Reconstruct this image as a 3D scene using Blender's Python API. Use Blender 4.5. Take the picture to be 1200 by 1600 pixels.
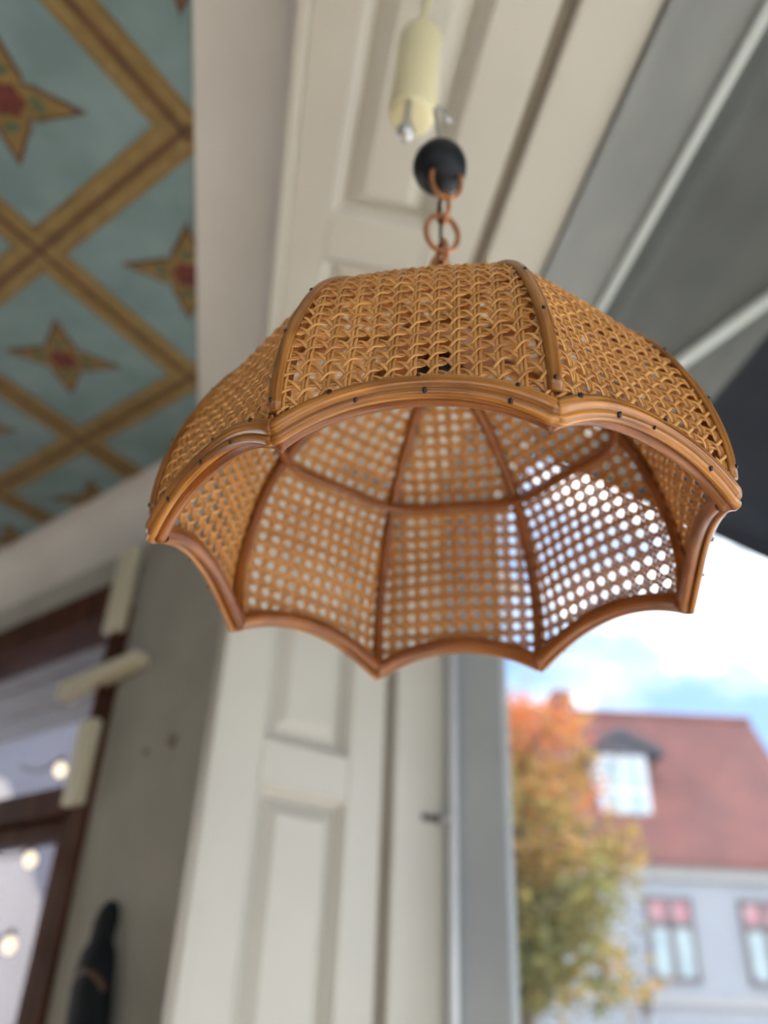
import bpy, math, random
from mathutils import Vector, Matrix
random.seed(7)
scene = bpy.context.scene
for o in list(bpy.data.objects):
    bpy.data.objects.remove(o)
C = scene.collection

# ------------------------------------------------------------------ camera
# image 1200x1600, focal length 1300 px; +Y runs along the shop window, +X towards the street
CAM = Vector((0, 0, 1.55))
cd = bpy.data.cameras.new('camera')
cam = bpy.data.objects.new('camera', cd)
C.objects.link(cam)
right = Vector((0.98308663, -0.17874067, 0.03990562))
down = Vector((0.12642938, 0.50471129, -0.85398016))
fwd = Vector((0.13250017, 0.84458172, 0.51877300))
cam.matrix_world = Matrix(((right.x, -down.x, -fwd.x, CAM.x), (right.y, -down.y, -fwd.y, CAM.y),
                           (right.z, -down.z, -fwd.z, CAM.z), (0, 0, 0, 1)))
cd.sensor_fit = 'VERTICAL'
cd.sensor_height = 24.0
cd.lens = 1300 / 1600 * 24.0
cd.clip_start = 0.01
cd.clip_end = 300
cd.dof.use_dof = True
cd.dof.focus_distance = 0.475
cd.dof.aperture_fstop = 0.0195 / 0.0085
scene.camera = cam

# ------------------------------------------------------------------ sky, exposure
vs = scene.view_settings
vs.view_transform = 'Standard'
vs.look = 'None'
vs.exposure = 0.0
vs.gamma = 1.0
vs.use_curve_mapping = False
SKY = 2.6
wd = bpy.data.worlds.new('sky')
scene.world = wd
wd.use_nodes = True
wt = wd.node_tree
wt.nodes.clear()
wo = wt.nodes.new('ShaderNodeOutputWorld')
wb = wt.nodes.new('ShaderNodeBackground')
wc = wt.nodes.new('ShaderNodeTexCoord')
wn = wt.nodes.new('ShaderNodeTexNoise')
wr = wt.nodes.new('ShaderNodeValToRGB')
wm = wt.nodes.new('ShaderNodeMapping')
wm.inputs['Scale'].default_value = (1.0, 1.0, 1.9)
wm.inputs['Location'].default_value = (7.79, 10.81, 1.36)
wn.inputs['Scale'].default_value = 3.2
wn.inputs['Detail'].default_value = 5
wn.inputs['Roughness'].default_value = 0.55
cr = wr.color_ramp
cr.elements[0].position = 0.40
cr.elements[0].color = (0.22, 0.36, 0.60, 1)
cr.elements[1].position = 0.60
cr.elements[1].color = (1.7, 1.7, 1.7, 1)
e = cr.elements.new(0.49)
e.color = (0.42, 0.52, 0.68, 1)
wt.links.new(wc.outputs['Generated'], wm.inputs['Vector'])
wt.links.new(wm.outputs['Vector'], wn.inputs['Vector'])
wt.links.new(wn.outputs['Fac'], wr.inputs['Fac'])
wt.links.new(wr.outputs['Color'], wb.inputs['Color'])
wb.inputs['Strength'].default_value = SKY
wt.links.new(wb.outputs['Background'], wo.inputs['Surface'])


# low autumn sun from the street side: the awning shades the lamp, the sill and floor below are sunlit
sd_ = bpy.data.lights.new('sun', 'SUN')
sd_.energy = 27.0
sd_.angle = 0.0093
sd_.color = (1.0, 0.93, 0.82)
sun = bpy.data.objects.new('sun', sd_)
C.objects.link(sun)
sun.rotation_euler = Vector((0.68, 0.38, 0.67)).to_track_quat('Z', 'Y').to_euler()
sun.location = (6, 2, 8)


# ------------------------------------------------------------------ materials
def new_mat(name):
    m = bpy.data.materials.new(name)
    m.use_nodes = True
    return m, m.node_tree, m.node_tree.nodes['Principled BSDF']


def mat(name, c1, c2=None, rough=0.5, scale=8.0, coord='Object', stretch=(1, 1, 1), bump=0.0, spec=0.5,
        metal=0.0, coat=0.0, lo=0.35, hi=0.65, detail=4):
    m, t, b = new_mat(name)
    b.inputs['Roughness'].default_value = rough
    b.inputs['Metallic'].default_value = metal
    b.inputs['Specular IOR Level'].default_value = spec
    b.inputs['Coat Weight'].default_value = coat
    b.inputs['Coat Roughness'].default_value = 0.15
    tc = t.nodes.new('ShaderNodeTexCoord')
    mp = t.nodes.new('ShaderNodeMapping')
    mp.inputs['Scale'].default_value = stretch
    nz = t.nodes.new('ShaderNodeTexNoise')
    nz.inputs['Scale'].default_value = scale
    nz.inputs['Detail'].default_value = detail
    rp = t.nodes.new('ShaderNodeValToRGB')
    c2 = c2 or tuple(x * 0.92 for x in c1)
    rp.color_ramp.elements[0].position = lo
    rp.color_ramp.elements[1].position = hi
    rp.color_ramp.elements[0].color = (*c2, 1)
    rp.color_ramp.elements[1].color = (*c1, 1)
    t.links.new(tc.outputs[coord], mp.inputs['Vector'])
    t.links.new(mp.outputs['Vector'], nz.inputs['Vector'])
    t.links.new(nz.outputs['Fac'], rp.inputs['Fac'])
    t.links.new(rp.outputs['Color'], b.inputs['Base Color'])
    if bump:
        bp = t.nodes.new('ShaderNodeBump')
        bp.inputs['Strength'].default_value = bump
        bp.inputs['Distance'].default_value = 0.002
        t.links.new(nz.outputs['Fac'], bp.inputs['Height'])
        t.links.new(bp.outputs['Normal'], b.inputs['Normal'])
    return m


def attr_mat(name, attr, cols, rough, coat=0.0, spec=0.5, translucent=0.0):
    m, t, b = new_mat(name)
    b.inputs['Roughness'].default_value = rough
    b.inputs['Coat Weight'].default_value = coat
    b.inputs['Coat Roughness'].default_value = 0.2
    b.inputs['Specular IOR Level'].default_value = spec
    a = t.nodes.new('ShaderNodeAttribute')
    a.attribute_name = attr
    rp = t.nodes.new('ShaderNodeValToRGB')
    rp.color_ramp.elements[0].color = (*cols[0], 1)
    rp.color_ramp.elements[1].color = (*cols[-1], 1)
    for i, c in enumerate(cols[1:-1]):
        el = rp.color_ramp.elements.new((i + 1) / (len(cols) - 1))
        el.color = (*c, 1)
    t.links.new(a.outputs['Fac'], rp.inputs['Fac'])
    t.links.new(rp.outputs['Color'], b.inputs['Base Color'])
    if translucent:
        tr = t.nodes.new('ShaderNodeBsdfTranslucent')
        mx = t.nodes.new('ShaderNodeMixShader')
        mx.inputs[0].default_value = translucent
        t.links.new(rp.outputs['Color'], tr.inputs['Color'])
        t.links.new(b.outputs[0], mx.inputs[1])
        t.links.new(tr.outputs[0], mx.inputs[2])
        t.links.new(mx.outputs[0], t.nodes['Material Output'].inputs['Surface'])
    return m


def glass_mat(name, tint=(1, 1, 1), refl=1.0):
    m, t, b = new_mat(name)
    t.nodes.remove(b)
    tr = t.nodes.new('ShaderNodeBsdfTransparent')
    tr.inputs['Color'].default_value = (*tint, 1)
    gl = t.nodes.new('ShaderNodeBsdfGlossy')
    gl.inputs['Roughness'].default_value = 0.02
    lw = t.nodes.new('ShaderNodeLayerWeight')
    lw.inputs['Blend'].default_value = 0.5
    pw = t.nodes.new('ShaderNodeMath')
    pw.operation = 'POWER'
    pw.inputs[1].default_value = 4.5
    mu = t.nodes.new('ShaderNodeMath')
    mu.operation = 'MULTIPLY_ADD'
    mu.inputs[1].default_value = 0.8 * refl
    mu.inputs[2].default_value = 0.025 * refl
    mx = t.nodes.new('ShaderNodeMixShader')
    t.links.new(lw.outputs['Facing'], pw.inputs[0])
    t.links.new(pw.outputs[0], mu.inputs[0])
    t.links.new(mu.outputs[0], mx.inputs[0])
    t.links.new(tr.outputs[0], mx.inputs[1])
    t.links.new(gl.outputs[0], mx.inputs[2])
    t.links.new(mx.outputs[0], t.nodes['Material Output'].inputs['Surface'])
    return m


def emit_mat(name, col, s):
    m, t, b = new_mat(name)
    b.inputs['Base Color'].default_value = (*col, 1)
    b.inputs['Emission Color'].default_value = (*col, 1)
    b.inputs['Emission Strength'].default_value = s
    return m


M = {}
M['white'] = mat('white_paint', (0.52, 0.50, 0.445), (0.485, 0.465, 0.415), 0.38, 3.0)
M['cove'] = mat('plaster_white', (0.58, 0.56, 0.53), (0.53, 0.51, 0.48), 0.7, 4.0)
M['grey_wall'] = mat('grey_plaster', (0.36, 0.345, 0.30), (0.31, 0.295, 0.26), 0.8, 5.0, bump=0.1)
M['groove'] = mat('shadow_gap_wood', (0.22, 0.19, 0.15), None, 0.8)
M['frame_grey'] = mat('grey_frame_paint', (0.235, 0.248, 0.25), (0.175, 0.187, 0.19), 0.45, 6.0, stretch=(1, 0.35, 0.35))
M['bead'] = mat('pale_bead_paint', (0.46, 0.50, 0.495), None, 0.45)
M['post'] = mat('blue_grey_post_paint', (0.44, 0.48, 0.52), (0.38, 0.42, 0.46), 0.4, 4.0)
M['sky_glint'] = mat('sky_glint_bead', (0.78, 0.83, 0.90), None, 0.12, coat=1.0)  # glossy bead, coloured blue-white to stand in for the sky's reflection
M['teal'] = mat('painted_teal_ground', (0.19, 0.265, 0.28), (0.14, 0.21, 0.22), 0.85, 9.0)
M['ochre'] = mat('painted_ochre', (0.23, 0.150, 0.048), (0.16, 0.105, 0.032), 0.85, 14.0)
M['ochre_l'] = mat('painted_ochre_light', (0.26, 0.18, 0.07), (0.20, 0.13, 0.045), 0.85, 30.0)
M['umber'] = mat('painted_umber', (0.12, 0.055, 0.028), (0.08, 0.036, 0.02), 0.85, 20.0)
M['red'] = mat('painted_red', (0.14, 0.028, 0.020), (0.09, 0.02, 0.016), 0.85, 40.0)
M['green'] = mat('painted_green', (0.075, 0.11, 0.06), None, 0.85, 40.0)
M['dark_wood'] = mat('dark_red_wood', (0.085, 0.030, 0.016), (0.045, 0.015, 0.009), 0.6, 6.0, stretch=(4, 4, 0.6), spec=0.08)
M['cream'] = mat('cream_plastic', (0.76, 0.70, 0.44), (0.72, 0.66, 0.41), 0.4, 6.0)
M['cream_metal'] = mat('cream_metal', (0.62, 0.58, 0.44), None, 0.45, 6.0)
M['silver'] = mat('silver_metal', (0.66, 0.66, 0.66), None, 0.4, 6.0, metal=1.0)
M['black'] = mat('black_plastic', (0.008, 0.010, 0.014), None, 0.45, 6.0, spec=0.3)
M['copper'] = mat('copper_link', (0.62, 0.27, 0.12), (0.45, 0.18, 0.08), 0.35, 60.0, metal=0.7)
M['mask'] = mat('black_carved_wood', (0.012, 0.015, 0.018), (0.006, 0.008, 0.01), 0.7, 20.0, spec=0.15)
M['mask_b'] = mat('brown_carved_line', (0.10, 0.06, 0.04), None, 0.6, 20.0)
M['floor'] = mat('oak_floor', (0.42, 0.31, 0.20), (0.34, 0.24, 0.15), 0.5, 5.0, stretch=(6, 0.5, 1))
M['awn_grey'] = mat('awning_grey', (0.115, 0.122, 0.122), (0.09, 0.097, 0.098), 0.9, 4.0, spec=0.1)
M['awn_navy'] = mat('awning_navy', (0.011, 0.015, 0.024), (0.008, 0.011, 0.018), 0.9, 4.0, spec=0.1)
M['awn_arm'] = mat('awning_arm_paint', (0.48, 0.52, 0.52), None, 0.5)
M['house_wall'] = mat('house_render', (0.40, 0.42, 0.46), (0.36, 0.38, 0.42), 0.9, 0.8)
M['house_band'] = mat('house_band', (0.45, 0.44, 0.44), None, 0.9)
M['roof'] = mat('clay_tiles', (0.27, 0.11, 0.093), (0.21, 0.093, 0.085), 0.85, 1.2)
M['roof_dark'] = mat('dormer_dark_roof', (0.10, 0.10, 0.12), None, 0.7)
M['win_frame'] = mat('window_frame_brown', (0.20, 0.17, 0.17), None, 0.6)
M['win_white'] = mat('window_frame_white', (0.78, 0.80, 0.86), None, 0.6)
M['win_pane'] = mat('window_pane_pale', (0.36, 0.46, 0.50), (0.50, 0.60, 0.62), 0.15, 2.0)
M['win_red'] = mat('window_pane_red', (0.42, 0.16, 0.20), (0.60, 0.34, 0.36), 0.15, 4.0)
M['bark'] = mat('bark', (0.12, 0.09, 0.06), None, 0.9)
M['asphalt'] = mat('asphalt', (0.20, 0.20, 0.20), None, 0.9)
M['yard'] = mat('yard_render', (0.18, 0.172, 0.19), (0.16, 0.152, 0.17), 0.9, 1.0)
M['canopy'] = mat('canopy_boards', (0.20, 0.20, 0.215), None, 0.8)
M['glass'] = glass_mat('window_glass', (0.97, 0.98, 0.98), 0.32)
M['door_glass'] = glass_mat('door_glass', (0.93, 0.92, 0.95), 1.0)
M['bulb'] = emit_mat('warm_bulb', (1.0, 0.84, 0.60), 1.3)
M['wire'] = mat('dark_wire', (0.06, 0.05, 0.05), None, 0.6)
M['thread'] = mat('nylon_thread', (0.8, 0.8, 0.78), None, 0.4)
M['cane'] = attr_mat('woven_cane', 'tone', [(0.32, 0.132, 0.030), (0.56, 0.255, 0.068), (0.76, 0.395, 0.115)], 0.36, 0.15)
M['nail'] = mat('dark_nail', (0.035, 0.025, 0.022), None, 0.3, 60.0, metal=0.4)
M['tuft'] = mat('split_cane', (0.55, 0.30, 0.10), None, 0.4)


def rattan(name, a, b, rough=0.28, coat=0.35):
    """streaked, varnished cane: grain runs along UV x (metres)"""
    m, t, p = new_mat(name)
    p.inputs['Roughness'].default_value = rough
    p.inputs['Coat Weight'].default_value = coat
    p.inputs['Coat Roughness'].default_value = 0.12
    uv = t.nodes.new('ShaderNodeUVMap')
    mp = t.nodes.new('ShaderNodeMapping')
    mp.inputs['Scale'].default_value = (9, 620, 1)
    nz = t.nodes.new('ShaderNodeTexNoise')
    nz.inputs['Scale'].default_value = 1.0
    nz.inputs['Detail'].default_value = 5
    rp = t.nodes.new('ShaderNodeValToRGB')
    rp.color_ramp.elements[0].position = 0.33
    rp.color_ramp.elements[1].position = 0.68
    rp.color_ramp.elements[0].color = (*a, 1)
    rp.color_ramp.elements[1].color = (*b, 1)
    mp2 = t.nodes.new('ShaderNodeMapping')
    mp2.inputs['Scale'].default_value = (22, 60, 1)
    n2 = t.nodes.new('ShaderNodeTexNoise')
    n2.inputs['Scale'].default_value = 1.0
    r2 = t.nodes.new('ShaderNodeValToRGB')
    r2.color_ramp.elements[0].position = 0.35
    r2.color_ramp.elements[1].position = 0.62
    r2.color_ramp.elements[0].color = (0.50, 0.40, 0.34, 1)
    r2.color_ramp.elements[1].color = (1, 1, 1, 1)
    mx = t.nodes.new('ShaderNodeMix')
    mx.data_type = 'RGBA'
    mx.blend_type = 'MULTIPLY'
    mx.inputs[0].default_value = 0.8
    bp = t.nodes.new('ShaderNodeBump')
    bp.inputs['Strength'].default_value = 0.6
    bp.inputs['Distance'].default_value = 0.0007
    t.links.new(uv.outputs[0], mp.inputs['Vector'])
    t.links.new(mp.outputs[0], nz.inputs['Vector'])
    t.links.new(nz.outputs['Fac'], rp.inputs['Fac'])
    t.links.new(uv.outputs[0], mp2.inputs['Vector'])
    t.links.new(mp2.outputs[0], n2.inputs['Vector'])
    t.links.new(n2.outputs['Fac'], r2.inputs['Fac'])
    t.links.new(rp.outputs['Color'], mx.inputs[6])
    t.links.new(r2.outputs['Color'], mx.inputs[7])
    t.links.new(mx.outputs[2], p.inputs['Base Color'])
    t.links.new(nz.outputs['Fac'], bp.inputs['Height'])
    t.links.new(bp.outputs['Normal'], p.inputs['Normal'])
    return m


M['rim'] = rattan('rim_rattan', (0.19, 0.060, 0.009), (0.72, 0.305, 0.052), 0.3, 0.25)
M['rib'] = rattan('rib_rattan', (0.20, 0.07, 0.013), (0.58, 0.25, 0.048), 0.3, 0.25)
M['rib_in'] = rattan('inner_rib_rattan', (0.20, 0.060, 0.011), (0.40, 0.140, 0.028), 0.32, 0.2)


# ------------------------------------------------------------------ mesh helpers
class MB:
    def __init__(self):
        self.v, self.f, self.uv, self.tone = [], [], [], []

    def quadface(self, idx, uvs=None):
        self.f.append(tuple(idx))
        self.uv.append(uvs)

    def poly(self, pts):
        n = len(self.v)
        self.v += [Vector(p) for p in pts]
        self.quadface(range(n, n + len(pts)))

    def hexa(self, p):
        """eight corners: bottom ring 0-3, top ring 4-7"""
        n = len(self.v)
        self.v += [Vector(q) for q in p]
        for a in ((3, 2, 1, 0), (4, 5, 6, 7), (0, 1, 5, 4), (1, 2, 6, 5), (2, 3, 7, 6), (3, 0, 4, 7)):
            self.quadface([n + i for i in a])

    def box(self, lo, hi):
        x0, y0, z0 = lo
        x1, y1, z1 = hi
        self.hexa([(x0, y0, z0), (x1, y0, z0), (x1, y1, z0), (x0, y1, z0),
                   (x0, y0, z1), (x1, y0, z1), (x1, y1, z1), (x0, y1, z1)])

    def prism(self, pts, d):
        """planar outline extruded by the vector d"""
        n = len(self.v)
        k = len(pts)
        d = Vector(d)
        self.v += [Vector(p) for p in pts] + [Vector(p) + d for p in pts]
        self.quadface(list(range(n, n + k))[::-1])
        self.quadface(range(n + k, n + 2 * k))
        for i in range(k):
            j = (i + 1) % k
            self.quadface([n + i, n + j, n + k + j, n + k + i])

    def sweep(self, P, N, B, sec, closed=False, cap=True, u0=0.0, tone=None, v0=0.0):
        """sec: (b, n) outline; P path, N normals, B laterals"""
        n = len(self.v)
        k = len(sec)
        m = len(P)
        per = [0.0]
        for i in range(k):
            a, b = sec[i], sec[(i + 1) % k]
            per.append(per[-1] + math.hypot(a[0] - b[0], a[1] - b[1]))
        L = [u0]
        for i in range(1, m + (1 if closed else 0)):
            L.append(L[-1] + (P[i % m] - P[i - 1]).length)
        for i in range(m):
            for (b, h) in sec:
                self.v.append(P[i] + B[i] * b + N[i] * h)
        if tone is not None:
            self.tone += [tone] * (m * k)
        for i in range(m if closed else m - 1):
            j = (i + 1) % m
            for a in range(k):
                c = (a + 1) % k
                self.quadface([n + i * k + a, n + j * k + a, n + j * k + c, n + i * k + c],
                              [(L[i], v0 + per[a]), (L[i + 1], v0 + per[a]), (L[i + 1], v0 + per[a + 1]), (L[i], v0 + per[a + 1])])
        if cap and not closed:
            self.quadface([n + a for a in range(k)])
            self.quadface([n + (m - 1) * k + a for a in range(k)][::-1])

    def tube(self, pts, r, k=10, closed=False, cap=True):
        pts = [Vector(p) for p in pts]
        m = len(pts)
        N, B, up = [], [], None
        for i in range(m):
            if closed:
                t = (pts[(i + 1) % m] - pts[i - 1]).normalized()
            else:
                t = (pts[min(i + 1, m - 1)] - pts[max(i - 1, 0)]).normalized()
            if up is None:
                up = Vector((0, 0, 1)) if abs(t.z) < 0.9 else Vector((1, 0, 0))
            nn = (up - t * up.dot(t)).normalized()
            up = nn
            N.append(nn)
            B.append(nn.cross(t))
        rr = r if hasattr(r, '__len__') else [r] * m
        n0 = len(self.v)
        for i in range(m):
            for a in range(k):
                q = 2 * math.pi * a / k
                self.v.append(pts[i] + (B[i] * math.cos(q) + N[i] * math.sin(q)) * rr[i])
        for i in range(m if closed else m - 1):
            j = (i + 1) % m
            for a in range(k):
                c = (a + 1) % k
                self.quadface([n0 + i * k + a, n0 + j * k + a, n0 + j * k + c, n0 + i * k + c])
        if cap and not closed:
            self.quadface([n0 + a for a in range(k)])
            self.quadface([n0 + (m - 1) * k + a for a in range(k)][::-1])

    def lathe(self, prof, org=(0, 0, 0), k=24):
        org = Vector(org)
        n0 = len(self.v)
        m = len(prof)
        for (r, z) in prof:
            for a in range(k):
                q = 2 * math.pi * a / k
                self.v.append(org + Vector((r * math.cos(q), r * math.sin(q), z)))
        for i in range(m - 1):
            for a in range(k):
                c = (a + 1) % k
                self.quadface([n0 + i * k + a, n0 + i * k + c, n0 + (i + 1) * k + c, n0 + (i + 1) * k + a])
        self.quadface([n0 + a for a in range(k)][::-1])
        self.quadface([n0 + (m - 1) * k + a for a in range(k)])

    def mesh(self, name, smooth=False):
        me = bpy.data.meshes.new(name)
        me.from_pydata(self.v, [], self.f)
        if any(u is not None for u in self.uv):
            lay = me.uv_layers.new(name='UVMap')
            buf = []
            for face, u in zip(self.f, self.uv):
                if u is None:
                    buf += [0.0] * (2 * len(face))
                else:
                    for q in u:
                        buf += [q[0], q[1]]
            lay.data.foreach_set('uv', buf)
        if self.tone and len(self.tone) == len(self.v):
            at = me.attributes.new('tone', 'FLOAT', 'POINT')
            at.data.foreach_set('value', self.tone)
        if smooth:
            me.polygons.foreach_set('use_smooth', [True] * len(me.polygons))
        me.update()
        return me

    def build(self, name, m, parent=None, smooth=False, bevel=0.0):
        o = bpy.data.objects.new(name, self.mesh(name, smooth))
        o.data.materials.append(M[m] if isinstance(m, str) else m)
        C.objects.link(o)
        if parent is not None:
            o.parent = parent
        if bevel:
            bv = o.modifiers.new('bevel', 'BEVEL')
            bv.width = bevel
            bv.segments = 2
            bv.limit_method = 'ANGLE'
        return o


def empty(name, loc=(0, 0, 0)):
    o = bpy.data.objects.new(name, None)
    o.location = loc
    o.empty_display_size = 0.05
    C.objects.link(o)
    return o


def tag(o, label=None, cat=None, group=None, kind=None):
    if label:
        o['label'] = label
    if cat:
        o['category'] = cat
    if group:
        o['group'] = group
    if kind:
        o['kind'] = kind
    return o


def link_copy(o, parent, **kw):
    c = o.copy()
    C.objects.link(c)
    c.parent = parent
    return c


# ================================================================== THE ROOM
# ---- floor
b = MB()
b.box((-4.2, -3.6, -0.05), (0.60, 5.2, 0.0))
tag(b.build('floor', 'floor'), 'brown oak floor of the shop room', kind='structure')

# ---- painted ceiling
CZ = 2.85
WN = Vector((0.766, 0.643, 0))          # away from the room through the left wall
WD = Vector((-0.643, 0.766, 0))         # along the left wall


def W(s, d, z):
    """left-wall coordinates: s along the wall, d distance beyond the plane of the ceiling edge, z height"""
    return WN * (1.04 + d) + WD * s + Vector((0, 0, z))


b = MB()
cp = [(-0.06, -3.6), (-0.06, 1.69), (-0.218, 1.88), (W(2.6, 0, 0).x, W(2.6, 0, 0).y), (W(4.6, 0, 0).x, W(4.6, 0, 0).y), (-4.2, W(4.6, 0, 0).y), (-4.2, -3.6)]
b.prism([(x, y, CZ) for x, y in cp], (0, 0, 0.06))
ceil = tag(b.build('ceiling', 'teal'), 'blue-grey ceiling painted with ochre diamond lattice and star flowers', kind='structure')

LX, LY = 0.297, 0.3325                   # half diagonals of a diamond
OX, OY = -0.53, 0.948                    # a star's centre


def in_ceiling(x, y, mrg=0.0):
    return x < -0.215 - mrg and Vector((x, y, 0)).dot(WN) < 1.04 - mrg and x > -2.6 and y > -1.0


bd = Vector((LX, LY, 0)).normalized()


def clip_line(p, d):
    """part of the line p + t d that lies under the painted ceiling"""
    lo, hi = None, None
    t = -6.0
    while t < 6.0:
        q = p + d * t
        if in_ceiling(q.x, q.y):
            if lo is None:
                lo = t
            hi = t
        t += 0.01
    return lo, hi


def strip(p0, p1, w, z0, z1, name, m, parent):
    d = (p1 - p0).normalized()
    n = Vector((-d.y, d.x, 0)) * (w / 2)
    bb = MB()
    bb.prism([(q.x, q.y, z0) for q in (p0 - n, p0 + n, p1 + n, p1 - n)], (0, 0, z1 - z0))
    return bb.build(name, m, parent)


for sgn, zz in ((1, 0.0), (-1, 0.0004)):
    d = Vector((LX, sgn * LY, 0)).normalized()
    for k in range(-9, 12):
        p = Vector((OX + LX, OY + 2 * LY * k, 0))
        lo, hi = clip_line(p, d)
        if lo is None or hi - lo < 0.05:
            continue
        a, c = p + d * lo, p + d * hi
        band = strip(a, c, 0.078, CZ - 0.002 - zz, CZ, 'lattice_band', 'ochre', ceil)
        strip(a, c, 0.010, CZ - 0.004 - zz, CZ - 0.002 - zz, 'centre_line', 'umber', band)
        nn = Vector((-d.y, d.x, 0))
        for sd in (-1, 1):
            strip(a + nn * sd * 0.022, c + nn * sd * 0.022, 0.014, CZ - 0.003 - zz, CZ - 0.002 - zz, 'light_line', 'ochre_l', band)

star_pts = []
for q in range(4):
    for (ang, r) in ((0, 0.134), (9, 0.098), (20, 0.074), (33, 0.062), (45, 0.048), (57, 0.062), (70, 0.074), (81, 0.098)):
        a = math.radians(q * 90 + ang)
        star_pts.append((r * math.cos(a), r * math.sin(a)))


def outline_mesh(name, pts, z0, z1):
    bb = MB()
    n = len(pts)
    bb.v = [Vector((x, y, z0)) for x, y in pts] + [Vector((x, y, z1)) for x, y in pts] + [Vector((0, 0, z0))]
    for i in range(n):
        j = (i + 1) % n
        bb.quadface([j, i, 2 * n])
        bb.quadface([i, j, n + j, n + i])
    return bb.mesh(name)


star_m = outline_mesh('star_flower', star_pts, -0.002, 0)
star_m.materials.append(M['umber'])
fill_m = outline_mesh('star_fill', [(x * 0.86, y * 0.86) for x, y in star_pts], -0.0032, -0.002)
fill_m.materials.append(M['ochre'])
ros = []
for i in range(24):
    a = 2 * math.pi * i / 24
    r = 0.031 + 0.004 * math.cos(6 * a)
    ros.append((r * math.cos(a), r * math.sin(a)))
ros_m = outline_mesh('rosette', ros, -0.0042, -0.003)
ros_m.materials.append(M['red'])
leaf_pts = [(-0.020, 0), (-0.008, 0.009), (0.008, 0.008), (0.020, 0), (0.008, -0.008), (-0.008, -0.009)]
lf_m = outline_mesh('leaf_mark', leaf_pts, -0.0042, -0.003)
lf_m.materials.append(M['green'])


def obj_from(name, me, parent, loc=(0, 0, 0), rz=0.0):
    o = bpy.data.objects.new(name, me)
    C.objects.link(o)
    o.parent = parent
    o.location = loc
    o.rotation_euler = (0, 0, rz)
    return o


for i in range(-8, 3):
    for j in range(-7, 8):
        if (i + j) % 2:
            continue
        x, y = OX + i * LX, OY + j * LY
        if not in_ceiling(x, y, -0.02):
            continue
        st = obj_from('star_flower', star_m, ceil, (x, y, CZ))
        obj_from('star_fill', fill_m, st)
        obj_from('rosette', ros_m, st)
        for q in range(4):
            a = math.radians(q * 90)
            obj_from('leaf_mark', lf_m, st, (0.053 * math.cos(a), 0.053 * math.sin(a), 0), a + 1.2)

# ---- white coves at the ceiling's edge: along the window lining, and along the left wall
b = MB()
prof = []
for i in range(9):
    a = i / 8 * math.pi / 2
    prof.append((-0.215 + 0.160 * math.sin(a) ** 1.15, CZ - 0.005 - 0.10 * (1 - math.cos(a)) ** 1.0))
pts = prof + [(-0.055, CZ + 0.05), (-0.215, CZ + 0.05)]
n0 = len(pts)
b.v = [Vector((x, -3.6, z)) for x, z in pts]
for x, z in pts:
    # mitre against the left-wall cove
    b.v.append(Vector((x, 1.88 + (x + 0.218) * -0.30 + 0.0, z)))
for i in range(n0):
    j = (i + 1) % n0
    b.quadface([i, j, n0 + j, n0 + i])
b.quadface(range(n0))
b.quadface(range(2 * n0 - 1, n0 - 1, -1))
tag(b.build('trim_1', 'cove', smooth=False), 'plain white cove between painted ceiling and panelled window head', kind='structure')

b = MB()
prof = [(0.10 * math.sin(i / 8 * math.pi / 2), CZ - 0.005 - 0.16 * (1 - math.cos(i / 8 * math.pi / 2))) for i in range(9)]
pts = prof + [(0.12, CZ - 0.165), (0.12, CZ + 0.05), (0.0, CZ + 0.05)]
n0 = len(pts)
b.v = [W(1.36, d_, z) for d_, z in pts] + [W(4.6, d_, z) for d_, z in pts]
for i in range(n0):
    j = (i + 1) % n0
    b.quadface([i, n0 + i, n0 + j, j])
b.quadface(range(n0))
b.quadface(range(2 * n0 - 1, n0 - 1, -1))
tag(b.build('trim_2', 'cove'), 'white cove above the brown door on the left', kind='structure')

# ---- left wall (grey plaster) with an opening for the brown door and its transom
b = MB()
D0, D1 = 0.10, 0.22                      # faces of the wall
S_R, S_L, ZT = 1.93, 2.95, 2.585          # opening


def wbox(bb, s0, s1, d0, d1, z0, z1):
    bb.hexa([W(s0, d0, z0), W(s1, d0, z0), W(s1, d1, z0), W(s0, d1, z0), W(s0, d0, z1), W(s1, d0, z1), W(s1, d1, z1), W(s0, d1, z1)])


wbox(b, 1.33, S_R, D0, D1, 0, CZ)
wbox(b, S_L, 4.6, D0, D1, 0, CZ)
wbox(b, S_R, S_L, D0, D1, ZT, CZ)
wl = tag(b.build('wall_left', 'grey_wall'), 'grey plaster wall holding the brown wooden door', kind='structure')
for (s, z, r) in ((1.607, 2.072, 0.017), (1.70, 2.06, 0.010), (1.885, 2.60, 0.010)):
    bb = MB()
    bb.lathe([(r, 0), (r * 0.8, 0.004), (r * 0.3, 0.006)], k=14)
    o = bb.build('wall_stain', 'groove', wl, smooth=True)
    o.matrix_world = Matrix.Translation(W(s, D0, z)) @ (-WN).to_track_quat('Z', 'Y').to_matrix().to_4x4()

# unseen side and back walls: pale to bounce light, back opening added for fill
b = MB()
b.box((-4.3, -3.6, 0), (-4.2, 5.2, 2.9))
tag(b.build('wall_far', 'cove'), 'pale side wall of the room outside the picture', kind='structure')
b = MB()
b.box((-4.3, -3.7, 0), (-3.4, -3.6, 2.9))
b.box((-3.4, -3.7, 0), (0.7, -3.6, 0.9))
b.box((-3.4, -3.7, 2.5), (0.7, -3.6, 2.9))
b.box((-0.3, -3.7, 0.9), (0.7, -3.6, 2.5))
tag(b.build('wall_back', 'cove'), 'pale unseen wall behind the viewer, wide opening added for fill light', kind='structure')

# ---- brown door with transom in the left wall
door = tag(empty('door_1', W(2.4, D0, 0)), 'dark brown wooden door with glazed transom in the grey wall', kind='structure')
door.matrix_world = Matrix.Identity(4)


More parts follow.
